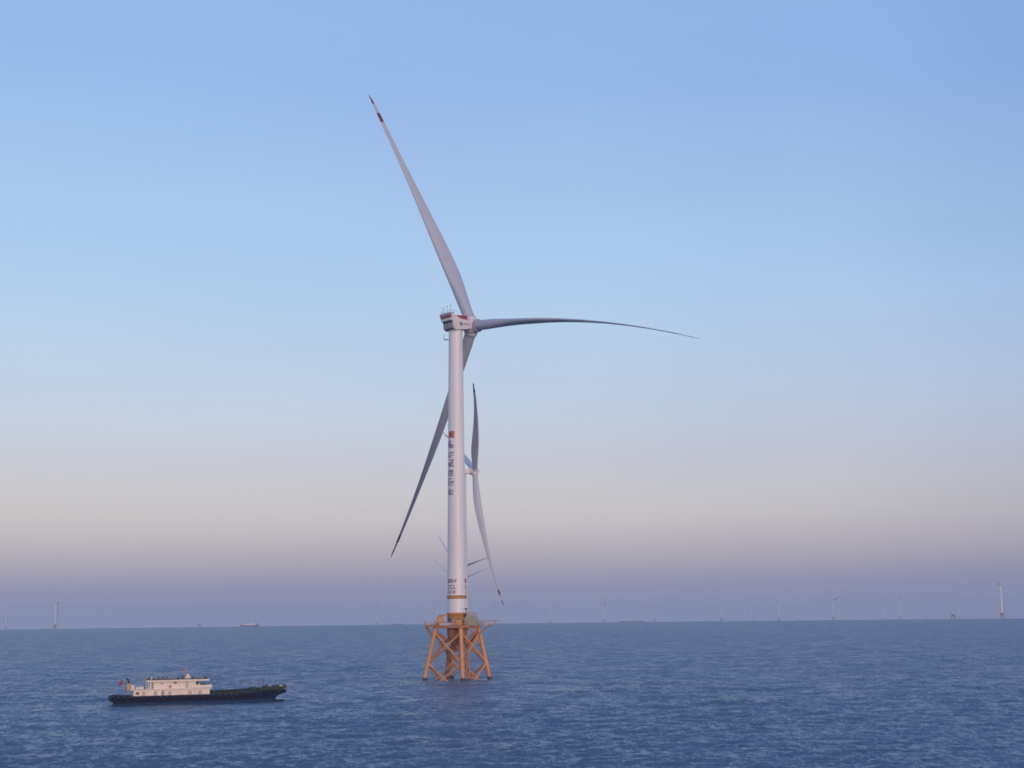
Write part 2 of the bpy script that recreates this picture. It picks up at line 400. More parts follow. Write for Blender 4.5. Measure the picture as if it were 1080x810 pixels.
def nacelle_parts(root, az, hubz, detail=True):
    NM = nac_matrix(az, hubz)
    nb = MB(); w = 2.7
    prof = [(-3.5, 3.55), (-2.9, 3.55), (-1.75, 3.0), (-.2, 1.95), (4.3, 1.15), (4.3, -1.2), (2.2, -1.55), (-2.2, -1.7), (-2.75, -1.2)]
    # shell lofted across the width: narrower low at the rear
    def ring(s, inset=0):
        return [(u+inset*(1 if u < 0 else -1)*.5, s, z-(inset*.4 if z > 0 else -inset*.4)) for u, z in prof]
    nb.loft([ring(-w, .9), ring(-w+.35), ring(w-.12), ring(w, .12)], NACW)
    nac = nb.build('nacelle', root, mw=NM)
    if not detail:
        return nac
    # rear face: dark top edge, red stripe, white ledge, vent, lower grey panel
    def sub(name, mk):
        q = MB(); mk(q); q.build(name, nac); return
    sub('top_deck', lambda q: (q.box((-3.05, -.1, 3.68), (1.5, 5.5, .26), NACG), q.box((-3.74, -.1, 3.32), (.30, 5.45, .82), NACG)))
    sub('rear_stripe', lambda q: q.box((-3.62, -.05, 2.55), (.42, 5.2, .70), REDP))
    sub('rear_ledge', lambda q: (q.box((-3.42, .05, 1.72), (.7, 4.9, .92), NACW), q.box((-3.3, .1, 1.3), (1.0, 4.95, .1), NACG)))
    sub('rear_vent', lambda q: (q.box((-3.08, .1, .98), (.5, 4.6, .52), DARKM), q.box((-3.2, .1, 1.0), (.36, .12, .55), NACG), q.box((-3.2, 1.5, 1.0), (.36, .12, .55), NACG)))
    sub('rear_panel', lambda q: (q.box((-2.98, .1, -.2), (.55, 4.5, 1.75), NACG), q.box((-3.27, .1, -.1), (.06, .12, 1.6), DARKM), q.box((-3.27, -1.6, -.1), (.06, .08, 1.6), DARKM), q.box((-2.75, .1, -1.25), (.6, 4.3, .3), DARKM)))
    sub('cooler', lambda q: (q.prism([(-1.9, 1.6), (3.6, 1.0), (3.4, 2.95), (-1.7, 3.15)], -1.9, 1.75, REDP), q.box((.9, -.1, 3.08), (4.9, 3.3, .12), NACG)))
    # side emblem and lettering strip (too small and soft to read)
    q = MB(); ys = w+.025
    q.add([(.15+.62*math.cos(k*math.pi/8), ys, .15+.62*math.sin(k*math.pi/8)) for k in range(16)], [tuple(range(16))], INK)
    for k in range(5):
        x = 1.15+k*.56
        q.add([(x, ys, -.25), (x+.42, ys, -.25), (x+.42, ys, .42), (x, ys, .42)], [(0, 1, 2, 3)], GREYM)
    q.build('side_marking', nac)
    # railing and masts
    q = MB()
    for u in (-3.6, -2.6, -1.6):
        for s_ in (-2.6, 2.4): q.tube((u, s_, 3.6), (u, s_, 4.7), .03, PALE, n=6)
    for zz in (4.2, 4.7):
        q.path([(-1.6, -2.6, zz), (-3.6, -2.6, zz), (-3.6, 2.4, zz), (-1.6, 2.4, zz)], .028, PALE, n=6)
    q.path([(-1.6, 2.4, 4.7), (0, 1.6, 4.2), (3.2, 1.6, 4.1)], .03, PALE, n=6)
    for u in (0, 1.6, 3.2): q.tube((u, 1.6, 3.1), (u, 1.6, 4.15), .03, PALE, n=6)
    q.build('roof_railing', nac)
    for s_, hh, u in ((-1.6, 1.9, -3.2), (.1, 2.1, -3.0), (1.7, 2.3, -2.8)):
        q = MB(); q.tube((u, s_, 3.7), (u, s_, 3.7+hh), .055, PALE, n=8); q.tube((u-.3, s_, 3.7+hh), (u+.3, s_, 3.7+hh), .05, PALE, n=6)
        q.lathe([(.02, 0), (.16, .08), (.16, .3), (.02, .4)], GREYM, c=(u, s_, 3.7+hh), n=10); q.build('instrument_mast', nac)
    return nac
def hub_part(root, az, hubz, ov, phs, detail=True):
    M = nac_matrix(az, hubz); q = MB(); n = 32 if detail else 12
    prof = [(1.9, 4.25-ov), (2.35, 5.0-ov), (2.55, -.9), (2.6, 0), (2.45, .9), (1.9, 2.0), (1.1, 2.7), (.2, 3.0)]
    # lathe runs along local z, turned so that z lies on the shaft
    q.lathe(prof, NACW, n=n)
    T = Matrix(((0, 0, 1), (0, 1, 0), (-1, 0, 0))).to_4x4(); T.translation = Vector((ov, 0, 0)); q.xf(T)
    for th in phs:
        d = Vector((0, math.sin(th), math.cos(th))); q.tube(Vector((ov, 0, 0))+d*1.2, Vector((ov, 0, 0))+d*2.75, 2.15, NACW, r1=2.05, n=n)
        if detail: q.tube(Vector((ov, 0, 0))+d*2.6, Vector((ov, 0, 0))+d*2.8, 2.12, GREYM, n=n)
    return q.build('hub', root, mw=M)

def jacket(root, detail=True, q0=10.1, q1=6.6, ztop=15.6, ang0=R(11.8), m=None, mr=None):
    m = m or ORANGE; mr = mr or RUSTO
    jk = MB(); n = 16 if detail else 6
    def P(k, z, extra=0):                       # point on leg k at height z
        a = ang0+k*math.pi/2; r = q0+(q1-q0)*z/ztop; return Vector((math.cos(a)*r, math.sin(a)*r, z))
    # central transition: column, cone and struts to the leg tops
    jk.lathe([(.9, 8.6), (1.5, 10.2), (2.7, 12.6), (3.05, 13.4), (3.05, ztop)], mr, n=32 if detail else 10)
    for k in range(4):
        jk.tube((0, 0, 9.6), P(k, 14.6), .42, mr, n=n)
    j = jk.build('jacket', root)
    for k in range(4):
        q = MB(); q.tube(P(k, -.05), P(k, ztop), .66, m, r1=.60, n=max(n, 8))
        q.tube(P(k, -7), P(k, .75), .69, WET, n=max(n, 8))
        if detail:
            q.tube(P(k, 4.1), P(k, 5.6), .72, m, n=n); q.tube(P(k, 13.6), P(k, 15.2), .70, m, n=n)
        q.build('leg', j)
    for k in range(4):
        q = MB(); k2 = (k+1) % 4; rb = .33
        a, b, c, d = P(k, 14.2), P(k2, 14.2), P(k, 4.9), P(k2, 4.9)
        q.tube(a, d, rb, m, n=n); q.tube(b, c, rb, m, n=n)
        e, f_ = P(k, -4.6), P(k2, -4.6); q.tube(c, f_, rb, m, n=n); q.tube(d, e, rb, m, n=n)
        q.build('brace', j)
    if detail:
        for k, off in ((3, ((1.35, .5), (2.15, .9))), (1, ((-1.25, .2), (-2.0, .4)))):
            for ox, oy in off:
                a = P(k, 9.0)+Vector((ox*.8, oy, 0)); b = P(k, -1.5)+Vector((ox, oy, 0))
                q = MB(); q.tube(b, a, .27, mr, n=12); q.tube(a, P(k, 10.2), .2, mr, n=8)
                for zz in (2.0, 5.2): 
                    pz = b+(a-b)*((zz+1.5)/10.5); q.tube(pz, P(k, zz), .12, mr, n=6)
                q.tube(b, b+(a-b)*.2, .3, WET, n=12)
                q.build('riser_pipe', j)
        # ladder and boat bumper on the left leg side
        q = MB(); a = P(2, 1.0)+Vector((2.6, -3.2, 0)); b = P(2, 12)+Vector((2.0, -1.9, 0))
        for o_ in (0, .6): q.tube(a+Vector((o_, 0, 0)), b+Vector((o_, 0, 0)), .07, mr, n=6)
        for i in range(22): 
            pz = a+(b-a)*(i/21); q.tube(pz, pz+Vector((.6, 0, 0)), .03, mr, n=5)
        q.build('access_ladder', j)
    return j, P

# ------------------------------------------------------------------ MAIN TURBINE
main = empty('wind_turbine', on_sea(-17.662, 442.41))
tag(main, 'nearest and largest white wind turbine, in front of the others on an orange lattice foundation', 'wind turbine', 'offshore wind turbines')
HUBZ, OV = 110.0, 6.917
tw = tower_mb().build('tower', main)
q = MB(); q.lathe([(rad_at(25)+.02, 24.35), (rad_at(25)+.12, 24.4), (rad_at(25)+.12, 25.05), (rad_at(25)+.02, 25.1)], YELLOW, n=64); q.build('yellow_ring', tw)
q = MB(); q.lathe([(rad_at(25)+.03, 25.12), (rad_at(25)+.22, 25.14), (rad_at(25)+.22, 25.34), (rad_at(25)+.03, 25.36)], RUSTO, n=64); q.build('brown_collar', tw)  # narrow brown ring just above the yellow one
for a in (-34, 91, 211):
    for s, z, st in (('BBH', 29.7, 1.1), ('CCL', 27.85, .95), ('A14', 26.35, .95)):
        glyph_text('red_lettering', s, 1.75, tw, z, R(a), TXT, st)
for a in (-37, 143):
    q = MB(); wrap_rects(q, [(-1.25, -1.1, 1.15, 1.1)], 75.0, R(a+1), LOGOR); 
    wrap_rects(q, [(-.55, -.6, .35, .6)], 75.0, R(a), REDP, proud=.07); q.build('emblem', tw)
    rr_ = random.Random(5)
    for i in range(6):
        q = MB(); z = 71.9-i*2.92; rects = []
        for k in range(rr_.choice((3, 4, 4))): y = -1.1+k*rr_.uniform(.5, .65); x = rr_.uniform(-1.3, -.4); rects.append((x, y, min(1.2, x+rr_.uniform(1.2, 2.5)), y+rr_.uniform(.22, .4)))
        for k in range(rr_.choice((1, 2, 3))): x = -1.2+k*rr_.uniform(.6, .9); y = rr_.uniform(-1.15, -.4); rects.append((x, y, x+rr_.uniform(.25, .45), min(1.2, y+rr_.uniform(1.0, 2.2))))
        for j_, rc in enumerate(rects): wrap_rects(q, [rc], z, R(a-3), INK, proud=.055+.004*j_)
        q.build('tower_character', tw)
q = MB(); q.box((-3.0, -.6, 105.4), (1.5, 1.2, .12), GREYM); q.box((-3.65, -.6, 106.0), (.08, 1.2, 1.1), GREYM); q.tube((-3.7, -.6, 105.4), (-3.7, -.6, 107.0), .06, GREYM, n=6); q.build('service_bracket', tw)
nacelle_parts(main, AZT, HUBZ)
q = MB(); q.lathe([(2.2, 108.15), (2.32, 108.2), (2.32, 108.75), (2.2, 108.8)], NACW, n=48); q.build('yaw_collar', main)
TH = [R(-30+3.745+120*k) for k in range(3)]
hub_part(main, AZT, HUBZ, OV, TH)
OFF = [(-7.3, 4.2), (3.2, 12.2), (5.3, 11.3)]
for th, (oa, ot), ck in zip(TH, OFF, (.93, .82, .91)):
    blade('blade', main, blade_matrix(AZT, th, OV, HUBZ), L=94.2, offA=oa, offT=ot, chord=ck)
jk, LP = jacket(main)
# deck
def deck_ring(r, z, a0=R(11.8)): return [(math.cos(a0+k*math.pi/2)*r, math.sin(a0+k*math.pi/2)*r, z) for k in range(4)]
q = MB(); q.loft([deck_ring(7.3, 15.62), deck_ring(7.3, 16.15)], ORANGE)
q.loft([deck_ring(7.5, 15.5), deck_ring(7.5, 15.85)], RUSTO)
pf = q.build('platform', main)
q = MB(); q.lathe([(3.02, 16.15), (3.02, 17.2), (3.0, 19.6), (3.25, 19.65), (3.25, 20.15), (3.0, 20.2)], ORANGE, n=64); q.build('transition_piece', pf)
e1 = Vector((math.cos(R(11.8+45)), math.sin(R(11.8+45)), 0)); e2 = Vector((-e1.y, e1.x, 0))
def rail_mb(q, pts, m, h=1.15, r=.035, closed=False):
    P_ = pts+[pts[0]] if closed else pts
    for a, b in zip(P_, P_[1:]):
        a, b = Vector(a), Vector(b); n_ = max(1, int((b-a).length/1.4))
        for i in range(n_+1): p = a+(b-a)*i/n_; q.tube(p, p+Vector((0, 0, h)), r*1.2, m, n=5)
        for hh in (h*.5, h): q.tube(a+Vector((0, 0, hh)), b+Vector((0, 0, hh)), r, m, n=5)
q = MB(); rail_mb(q, [tuple(p) for p in deck_ring(7.2, 16.15)], ORANGE, closed=True, r=.05); q.build('deck_railing', pf)
# overhanging balcony at the left with its slanted strut
q = MB(); q.box((-8.3, -.6, 16.45), (3.0, 4.2, .28), ORANGE); q.box((-8.3, -2.6, 16.2), (3.0, .2, .5), RUSTO)
q.tube((-9.7, -1.6, 16.3), (-7.2, -1.6, 12.0), .2, RUSTO, n=8); q.tube((-9.7, .8, 16.3), (-7.2, .4, 12.0), .2, RUSTO, n=8)
q.tube((-9.3, -1.6, 16.3), (-7.2, -1.6, 13.6), .13, RUSTO, n=8)
rail_mb(q, [(-6.9, -2.6, 16.6), (-9.8, -2.6, 16.6), (-9.8, 1.4, 16.6), (-6.9, 1.4, 16.6)], ORANGE, h=1.1, r=.045); q.build('balcony', pf)
# gangway at the right
q = MB(); q.box((9.0, .6, 16.55), (5.6, 1.6, .22), ORANGE); rail_mb(q, [(6.4, -.2, 16.65), (11.8, -.2, 16.65), (11.8, 1.4, 16.65), (6.4, 1.4, 16.65)], PALE, h=1.2, r=.04)
q.box((7.6, -.4, 17.2), (1.4, .8, .9), GREYM); q.tube((6.6, .6, 17.4), (13.0, .2, 17.7), .13, PALE, n=8); q.tube((6.4, .6, 13.6), (10.4, .6, 16.4), .16, RUSTO, n=8)
q.build('gangway', pf)
# orange enclosure left of the tower
q = MB(); q.path([(-6.4, -1.2, 16.2), (-6.0, -1.2, 18.2), (-5.4, -1.2, 19.5), (-2.6, -1.2, 19.3)], .22, ORANGE, n=8)
q.path([(-6.2, 1.2, 16.2), (-5.8, 1.2, 18.2), (-5.2, 1.2, 19.5), (-2.6, 1.2, 19.3)], .22, ORANGE, n=8)
q.box((-5.0, 0, 17.6), (2.0, 2.2, 2.9), ORANGE, top=(.75, 1)); q.box((-5.2, 0, 19.2), (1.2, 2.5, .35), RUSTO); q.build('orange_enclosure', pf)
q = MB(); q.box((-2.5, -4.2, 16.75), (5.4, 1.3, .8), PALE, rz=R(-8)); q.box((-1.4, -4.0, 17.6), (3.0, .9, .8), mat('pinkish_locker', (.34, .22, .22), .5)); q.build('storage_locker', pf)
q = MB(); q.box((-2.0, -4.9, 18.0), (.9, .5, 1.1), DARKM); q.build('dark_hole_box', pf)  # dark box standing in for the darkness of a hole
q = MB(); q.box((.6, -4.6, 17.1), (1.9, .9, 1.5), OCHRE, rz=R(15)); q.tube((.2, -4.9, 17.9), (1.8, -4.7, 18.4), .12, YELLOW, n=6); q.tube((-.4, -4.6, 16.2), (.9, -4.8, 19.0), .12, RUSTO, n=6)
q.box((1.4, -3.6, 18.2), (1.5, .7, .8), RUSTO); q.build('winch', pf)
# grey green tank-shaped cabinet right of the tower
cb = [( -1.9, 16.3), (1.9, 16.3), (2.05, 16.9), (2.0, 18.4), (1.2, 19.1), (-1.5, 19.05), (-2.0, 18.2)]
q = MB(); q.prism([(x+4.3, z) for x, z in cb], -3.9, -1.3, CABG); 
for x in (2.9, 3.8, 4.7, 5.6): q.box((x, -3.93, 17.6), (.07, .06, 2.4), GREYM)
cbo = q.build('equipment_cabinet', pf)
q = MB(); q.box((4.4, -2.4, 19.5), (2.9, 1.9, .7), GREYM); q.path([(3.0, -3.2, 19.9), (5.0, -3.2, 20.3), (6.2, -3.0, 19.5), (6.6, -3.0, 16.2)], .12, ORANGE, n=6); q.build('cabinet_hood', cbo)
q = MB(); q.tube((3.1, -3.6, 16.2), (3.1, -3.6, 21.4), .13, NACG, n=8); q.tube((2.6, -3.6, 21.2), (3.3, -3.6, 20.3), .09, NACG, n=6); q.box((2.9, -3.6, 21.3), (.7, .3, .4), DARKM); q.build('davit_crane', pf)

# ------------------------------------------------------------------ SECOND TURBINE, right behind it
AZ2 = R(79.83); H2 = 110.0
sec = empty('wind_turbine', on_sea(-32.45, 915.83))
tag(sec, 'second largest turbine, tower hidden behind the nearest one, rotor nearly edge on', 'wind turbine', 'offshore wind turbines')
tower_mb(False, n=32, m=WHITE).build('tower', sec)
nacelle_parts(sec, AZ2, H2, detail=False)
TH2 = [R(-30+82.14+120*k) for k in range(3)]
hub_part(sec, AZ2, H2, 7.71, TH2, detail=False)
for th, (oa, ot) in zip(TH2, [(-7.76, 9.22), (9.67, 5.26), (-7.19, 3.22)]):
    blade('blade', sec, blade_matrix(AZ2, th, 7.71, H2), L=87.9, offA=oa, offT=ot, beta=R(-80), chord=.88)
jacket(sec, detail=False)
q = MB(); q.loft([deck_ring(7.3, 15.62), deck_ring(7.3, 16.3)], ORANGE); q.lathe([(3.0, 16.3), (3.0, 20.2)], ORANGE, n=24); q.box((3.8, -3, 17.4), (4, 3, 2.2), CABG); q.build('platform', sec)

# ------------------------------------------------------------------ FAR TURBINES
def far_proto():
    r = empty('wind_turbine', (0, 0, 0))
    tower_mb(False, n=16).build('tower', r)
    nacelle_parts(r, 0.0, 110, detail=False)
    hub_part(r, 0.0, 110, 6.9, [0, R(120), R(240)], detail=False)
    for k in range(3):
        b = blade('blade', r, blade_matrix(0.0, R(120*k), 6.9, 110), L=92, offA=3, offT=6, beta=R(60), coarse=True); b['k'] = k
    jacket(r, detail=False, m=FARO, mr=FARO)
    q = MB(); q.loft([deck_ring(7.5, 15.4), deck_ring(7.5, 16.6)], FARO); q.lathe([(3.0, 16.6), (3.0, 20.2)], FARO, n=16); q.box((3.4, -2.4, 18.0), (4.5, 4, 2.9), FARO); q.box((-4.4, 1, 17.8), (3, 4, 2.4), FARO); q.build('platform', r)
    return r
def az_of(px):
    v = Fv+R2*((px-540)/1500)+U2*((405-656)/1500); return math.atan2(v.x, v.y)
proto = None
FAR = [  # azimuth (degrees right of the view axis), distance (m), rotor facing, rotor phase, label
    (-2.279, 2822, 47, -46, 'small turbine behind the nearest tower, dark blades showing either side of it'),
    (-2.244, 3740, 20, -55, 'faintest pair of blades showing either side of the nearest tower, just above its red lettering'),
    (-3.057, 9700, 50, 10, 'tiny hazy turbine just left of the nearest tower, barely above the horizon'),
    (-19.442, 10200, 70, 100, 'hazy turbine at the far left edge of the photo'),
    (-17.685, 6790, 66, -38, 'hazy turbine second from the left edge, with a dark three bladed rotor'),
    (-5.464, 10300, 85, 20, 'hazy lone turbine between the white vessel and the nearest turbine'),
    (-0.791, 11000, 80, 60, 'hazy turbine just right of the nearest foundation, above its gangway'),
    (1.418, 9820, 40, 105, 'first hazy turbine to the right of the nearest turbine with a slanting blade pair'),
    (3.551, 9700, 75, 40, 'hazy turbine standing just left of the long low dark barge'),
    (5.554, 10650, 35, -60, 'hazy turbine standing just right of the long low dark barge'),
    (8.179, 8460, 35, -35, 'hazy turbine with a white lower tower and a blade reaching up right'),
    (9.350, 11000, 55, 85, 'fainter hazy turbine between the two brighter ones left of the upright bladed one'),
    (10.392, 9020, 10, 3, 'hazy turbine whose rotor stands like an upside down letter Y'),
    (12.472, 8460, 75, -50, 'hazy turbine with a dark blade pointing straight down its tower'),
    (14.396, 12400, 70, 20, 'very faint turbine just left of a brighter white tower near the right'),
    (14.978, 9170, 80, 5, 'hazy white towered turbine with one blade straight up, left of the orange foundation'),
    (15.922, 13000, 60, 60, 'very faint short tower between the white tower and the orange foundation'),
    (17.151, 12200, 88, 0, 'very faint thin grey turbine immediately right of the orange foundation'),
    (4.975, 13000, 65, 25, 'very faint turbine at the right hand end of the long low dark barge'),
    (7.691, 13000, 30, 50, 'very faint turbine immediately left of the bright one with a blade reaching up right'),
    (11.101, 13200, 50, 70, 'very faint small turbine right of the upside down Y rotor'),
    (12.813, 13100, 15, 10, 'very faint turbine right of the one whose dark blade points down'),
]
for i, (azd, d, face, ph, lab) in enumerate(FAR):
    if proto is None: proto = far_proto(); o = proto
    else: o = copy_tree(proto)
    a = R(azd); o.location = on_sea(d*math.sin(a), d*math.cos(a)); o.rotation_euler = (0, 0, -R(face))
    for ch in o.children:
        if 'k' in ch.keys():
            ch.matrix_local = blade_matrix(0.0, R(ph+120*ch['k']), 6.9, 110)
        if ch.name.startswith('hub'): 
            ch.matrix_local = nac_matrix(0.0, 110) @ Matrix.Translation((0, 0, 0)) @ Matrix.Rotation(-R(ph), 4, 'X')
    tag(o, lab, 'wind turbine', 'offshore wind turbines')
for o in bpy.data.objects:
    if 'k' in o.keys(): del o['k']

# the bladeless tower at the right and two bare foundations
a = R(18.683); d = 4980
bt = empty('wind_turbine_tower', on_sea(d*math.sin(a), d*math.cos(a)), R(10))
tag(bt, 'tall white tower without blades on an orange foundation, farthest right', 'wind turbine tower')
tower_mb(False, z0=19, z1=108, r0=3.6, r1=2.6, n=16).build('tower', bt)
q = MB(); q.box((-2.0, 0, 110.5), (9, 6, 5.5), NACG); q.box((-4.5, 0, 114), (3, 4, 1.8), DARKM); q.build('nacelle', bt)
jacket(bt, detail=False, m=FARO, mr=FARO)
q = MB(); q.loft([deck_ring(8.2, 15.4), deck_ring(8.2, 17)], FARO); q.box((0, 0, 18.3), (10.5, 7, 2.6), FARO); q.build('platform', bt)
for azd, d, lab in ((16.921, 5600, 'bare orange lattice foundation without a tower, left of the bladeless white tower'),
                    (-12.332, 8200, 'small bare reddish foundation left of the distant white vessel')):
    a = R(azd); fo = empty('turbine_foundation', on_sea(d*math.sin(a), d*math.cos(a)), R(25))
    tag(fo, lab, 'foundation', 'bare turbine foundations')
    jacket(fo, detail=False, m=FARO, mr=FARO)
    q = MB(); q.loft([deck_ring(8.4, 15.4), deck_ring(8.4, 17)], FARO); q.box((0, 0, 18.0), (10, 8, 2.0), FARO); q.build('platform', fo)

# ------------------------------------------------------------------ DISTANT SHIPS
def far_ship(azd, d, L, label, houses, hull_h, name='ship', cat='ship', hm=FARD, group=None):
    a = R(azd); o = empty(name, on_sea(d*math.sin(a), d*math.cos(a)), R(4)); tag(o, label, cat, group)
    w = L*.16
    def ring(z, k, b): return [(-L/2*k, -w/2, z), (L/2*k*.9, -w/2, z), (L/2*k+b, 0, z), (L/2*k*.9, w/2, z), (-L/2*k, w/2, z)]
    q = MB(); q.loft([ring(-3, .93, 0), ring(0, .96, 0), ring(hull_h, 1, 2)], hm); q.build('hull', o)
    for nm, x, l_, z, h_, mm in houses:
        q = MB(); q.box((x, 0, z+h_/2), (l_, w*.8, h_), mm, top=(.96, .9)); q.build(nm, o)
    return o
far_ship(-10.408, 7400, 100, 'distant vessel with a white midship and dark bow and stern, left on the horizon',
         [('deckhouse', -2, 58, 6.2, 7.5, FARW), ('wheelhouse', -6, 12, 12.7, 3.5, FARW), ('bow_house', 37, 9, 6, 7.5, FARD), ('stern_gear', -37, 7, 6, 3.0, FARD), ('mast', -6, 1.0, 16, 7, FARD)], 6.2)
far_ship(-4.671, 7000, 62, 'short low dark barge left of the nearest turbine foundation, on the horizon', [('deck_cargo', -6, 22, 3.2, 1.2, FARD)], 3.2, 'barge', 'barge', group='low dark barges on the horizon')
far_ship(4.652, 6800, 122, 'long low dark barge on the horizon right of the nearest turbine', [('deck_cargo', 10, 60, 3.4, 1.0, FARD), ('deckhouse', -50, 7, 3.4, 2.5, FARD)], 3.4, 'barge', 'barge', group='low dark barges on the horizon')

# ------------------------------------------------------------------ THE SUPPLY BOAT
# local x runs from stern (0) to bow, y to port (away), z up; metres before scaling
PS = Vector((-92.0, 332.4, 0)); PB = Vector((-57.9, 344.9, 0)); bdir = (PB-PS).normalized(); brz = math.atan2(bdir.y, bdir.x)
SCB = (PB-PS).length/166.0      # one unit below = one photo pixel along the hull
boat = empty('work_boat', on_sea(PS.x, PS.y), brz)
tag(boat, 'long low work boat with a dark tyre lined hull and two storey white deckhouse', 'boat')
UX = SCB; UZ = 1/4.42
def bx(x): return (x-119)*UX          # photo column along the hull -> metres
hw = 3.7                              # half beam
def hull_ring(x, half, ztop, zbot, keel):
    return [(x, -half, ztop), (x, -half*.98, (ztop+zbot)*.5), (x, -half*.9, zbot), (x, -half*.55, keel), (x, half*.55, keel), (x, half*.9, zbot), (x, half*.98, (ztop+zbot)*.5), (x, half, ztop)]
sheer = [(115.5, 2.2), (119, 2.2), (135, 2.15), (160, 2.15), (190, 2.15), (217, 2.15), (240, 2.1), (258, 2.25), (268, 2.4), (280, 2.5), (290, 2.55), (297, 2.55), (299.5, 2.5)]
def sh(x): 
    for (a, za), (b, zb) in zip(sheer, sheer[1:]):
        if a <= x <= b: return za+(zb-za)*(x-a)/(b-a)
    return sheer[-1][1]
q = MB()
lower = [(119.5, .86, .0), (121, .94, 0), (130, 1, 0), (200, 1, 0), (245, 1, 0), (262, .95, 0), (274, .86, 0), (283, .74, 0), (287.2, .6, 0)]
rings = []
for x, k, zz in lower:
    h = hw*k; rings.append([(bx(x), -h, .62), (bx(x), -h*.97, .0), (bx(x), -h*.6, -1.4), (bx(x), h*.6, -1.4), (bx(x), h*.97, 0), (bx(x), h, .62)])
q.loft(rings, HULLT, smooth=False)
hull = q.build('hull', boat)
q = MB(); rings = []
for x, k, zb in [(115.5, .93, 1.0), (118.6, .96, .95), (119, .97, .62), (122, .99, .6), (130, 1.02, .6), (200, 1.02, .6), (245, 1.02, .6), (262, .97, .6), (272, .88, .6), (279, .80, .6), (285, .72, .6), (287.3, .68, .65), (288.6, .66, 1.1), (291, .62, 1.4), (294, .58, 1.65), (298, .52, 1.85), (299.5, .46, 2.0)]:
    h = hw*k; zt = sh(x)
    rings.append([(bx(x), -h, zt), (bx(x), -h*.985, zb), (bx(x), h*.985, zb), (bx(x), h, zt)])
q.loft(rings, HULLN); q.build('topsides', boat)
# bulwark rim and rusty cap
q = MB()
for sgn in (-1, 1):
    pts = [(bx(x), sgn*hw*k, sh(x)+.28) for x, k in ((218, 1.02), (245, 1.02), (262, .97), (272, .88), (279, .80), (289, .66), (297, .54))]
    for a, b in zip(pts, pts[1:]):
        a, b = Vector(a), Vector(b); q.tube(a, b, .10, DECKG, n=6)
        n_ = max(1, int((b-a).length/.9))
        for i in range(n_): p = a+(b-a)*i/n_; q.box((p.x, p.y, p.z-.18), (.10, .10, .42), DECKG)
        mid = (a+b)/2; q.box((mid.x, mid.y, mid.z-.16), ((b-a).length*.98, .05, .22), DECKG, rz=math.atan2((b-a).y, (b-a).x))
q.build('bulwark', boat)
# tyre fenders along both sides
def tyre(x, z, sgn, half, r=.42):
    q = MB(); n = 18; rr = .15; vs = []; m_ = 8
    for i in range(n):
        t = 2*math.pi*i/n
        for j in range(m_):
            u = 2*math.pi*j/m_; R0 = r-rr+rr*math.cos(u); vs.append((x+R0*math.cos(t), sgn*(half+.14)+rr*math.sin(u)*.9, z+R0*math.sin(t)))
    q.add(vs, [(i*m_+j, ((i+1) % n)*m_+j, ((i+1) % n)*m_+(j+1) % m_, i*m_+(j+1) % m_) for i in range(n) for j in range(m_)], RUBBER, True)
    q.tube((x, sgn*(half+.05), z+r*.7), (x, sgn*(half-.0), z+r+.45), .03, GREYM, n=5)
    q.build('tyre_fender', boat)
for sgn in (-1, 1):
    x = 123.0
    while x < 268:
        k = 1.02 if x < 245 else 1.02-.05*(x-245)/17-.02
        tyre(bx(x), sh(x)-.72, sgn, hw*k); x += 6.1 if sgn < 0 else 12.2
# stern deck gear
q = MB(); q.box((bx(122), 0, 2.25), (1.4, 6.0, .3), HULLN); q.box((bx(127), -1.8, 2.2), (1.2, 1.0, .3), HULLN); q.tube((bx(131), -2.2, 2.1), (bx(131), 2.2, 2.1), .22, HULLN); q.build('stern_winch', boat)
# lower deckhouse
def P_(y): return (744.0-y)*UZ
q = MB(); L0, L1 = bx(138), bx(216.5)
q.box(((L0+L1)/2, 0, 2.55), (L1-L0, 6.4, 1.75), SKINW)
q.box(((bx(134.5)+bx(187))/2, 0, 3.48), (bx(187)-bx(134.5), 7.0, .16), SKINW)
q.box(((bx(187)+bx(218))/2, 0, 3.50), (bx(218)-bx(187), 7.0, .20), SKINW)
lh = q.build('lower_deckhouse', boat)
def wall_item(parent, x0, x1, z0, z1, ys, m, name, frame=None, sub=None):
    q = MB()
    if frame: q.box(((x0+x1)/2, ys, (z0+z1)/2), (x1-x0+.12, .10, z1-z0+.12), frame)
    q.box(((x0+x1)/2, ys-.03*(1 if ys < 0 else -1), (z0+z1)/2), (x1-x0, .08, z1-z0), m); o = q.build(name, parent); return o
for sgn in (-1, 1):
    ys = sgn*3.22
    wall_item(lh, bx(140.6), bx(143.8), 2.45, 3.05, ys, GLASS, 'window', SKINW)
    for xx in (148.5, 160.5, 175, 196, 206.5): wall_item(lh, bx(xx-1.8), bx(xx+1.8), 2.0, 3.1, ys, PALE, 'window', SKINW)
    for xx in (167.8,): wall_item(lh, bx(xx-1.2), bx(xx+1.2), 1.75, 3.25, ys, DOORM, 'door', SKINW)
    q = MB(); q.box((bx(188), ys*1.06, 2.0), (.7, .35, .45), DOORM); q.build('side_locker', lh)
    for xx in (139, 152, 169.3, 184, 201): 
        q = MB(); q.tube((bx(xx), sgn*3.42, 1.9), (bx(xx), sgn*3.42, 3.4), .04, SKINW, n=6); q.build('stanchion', lh)
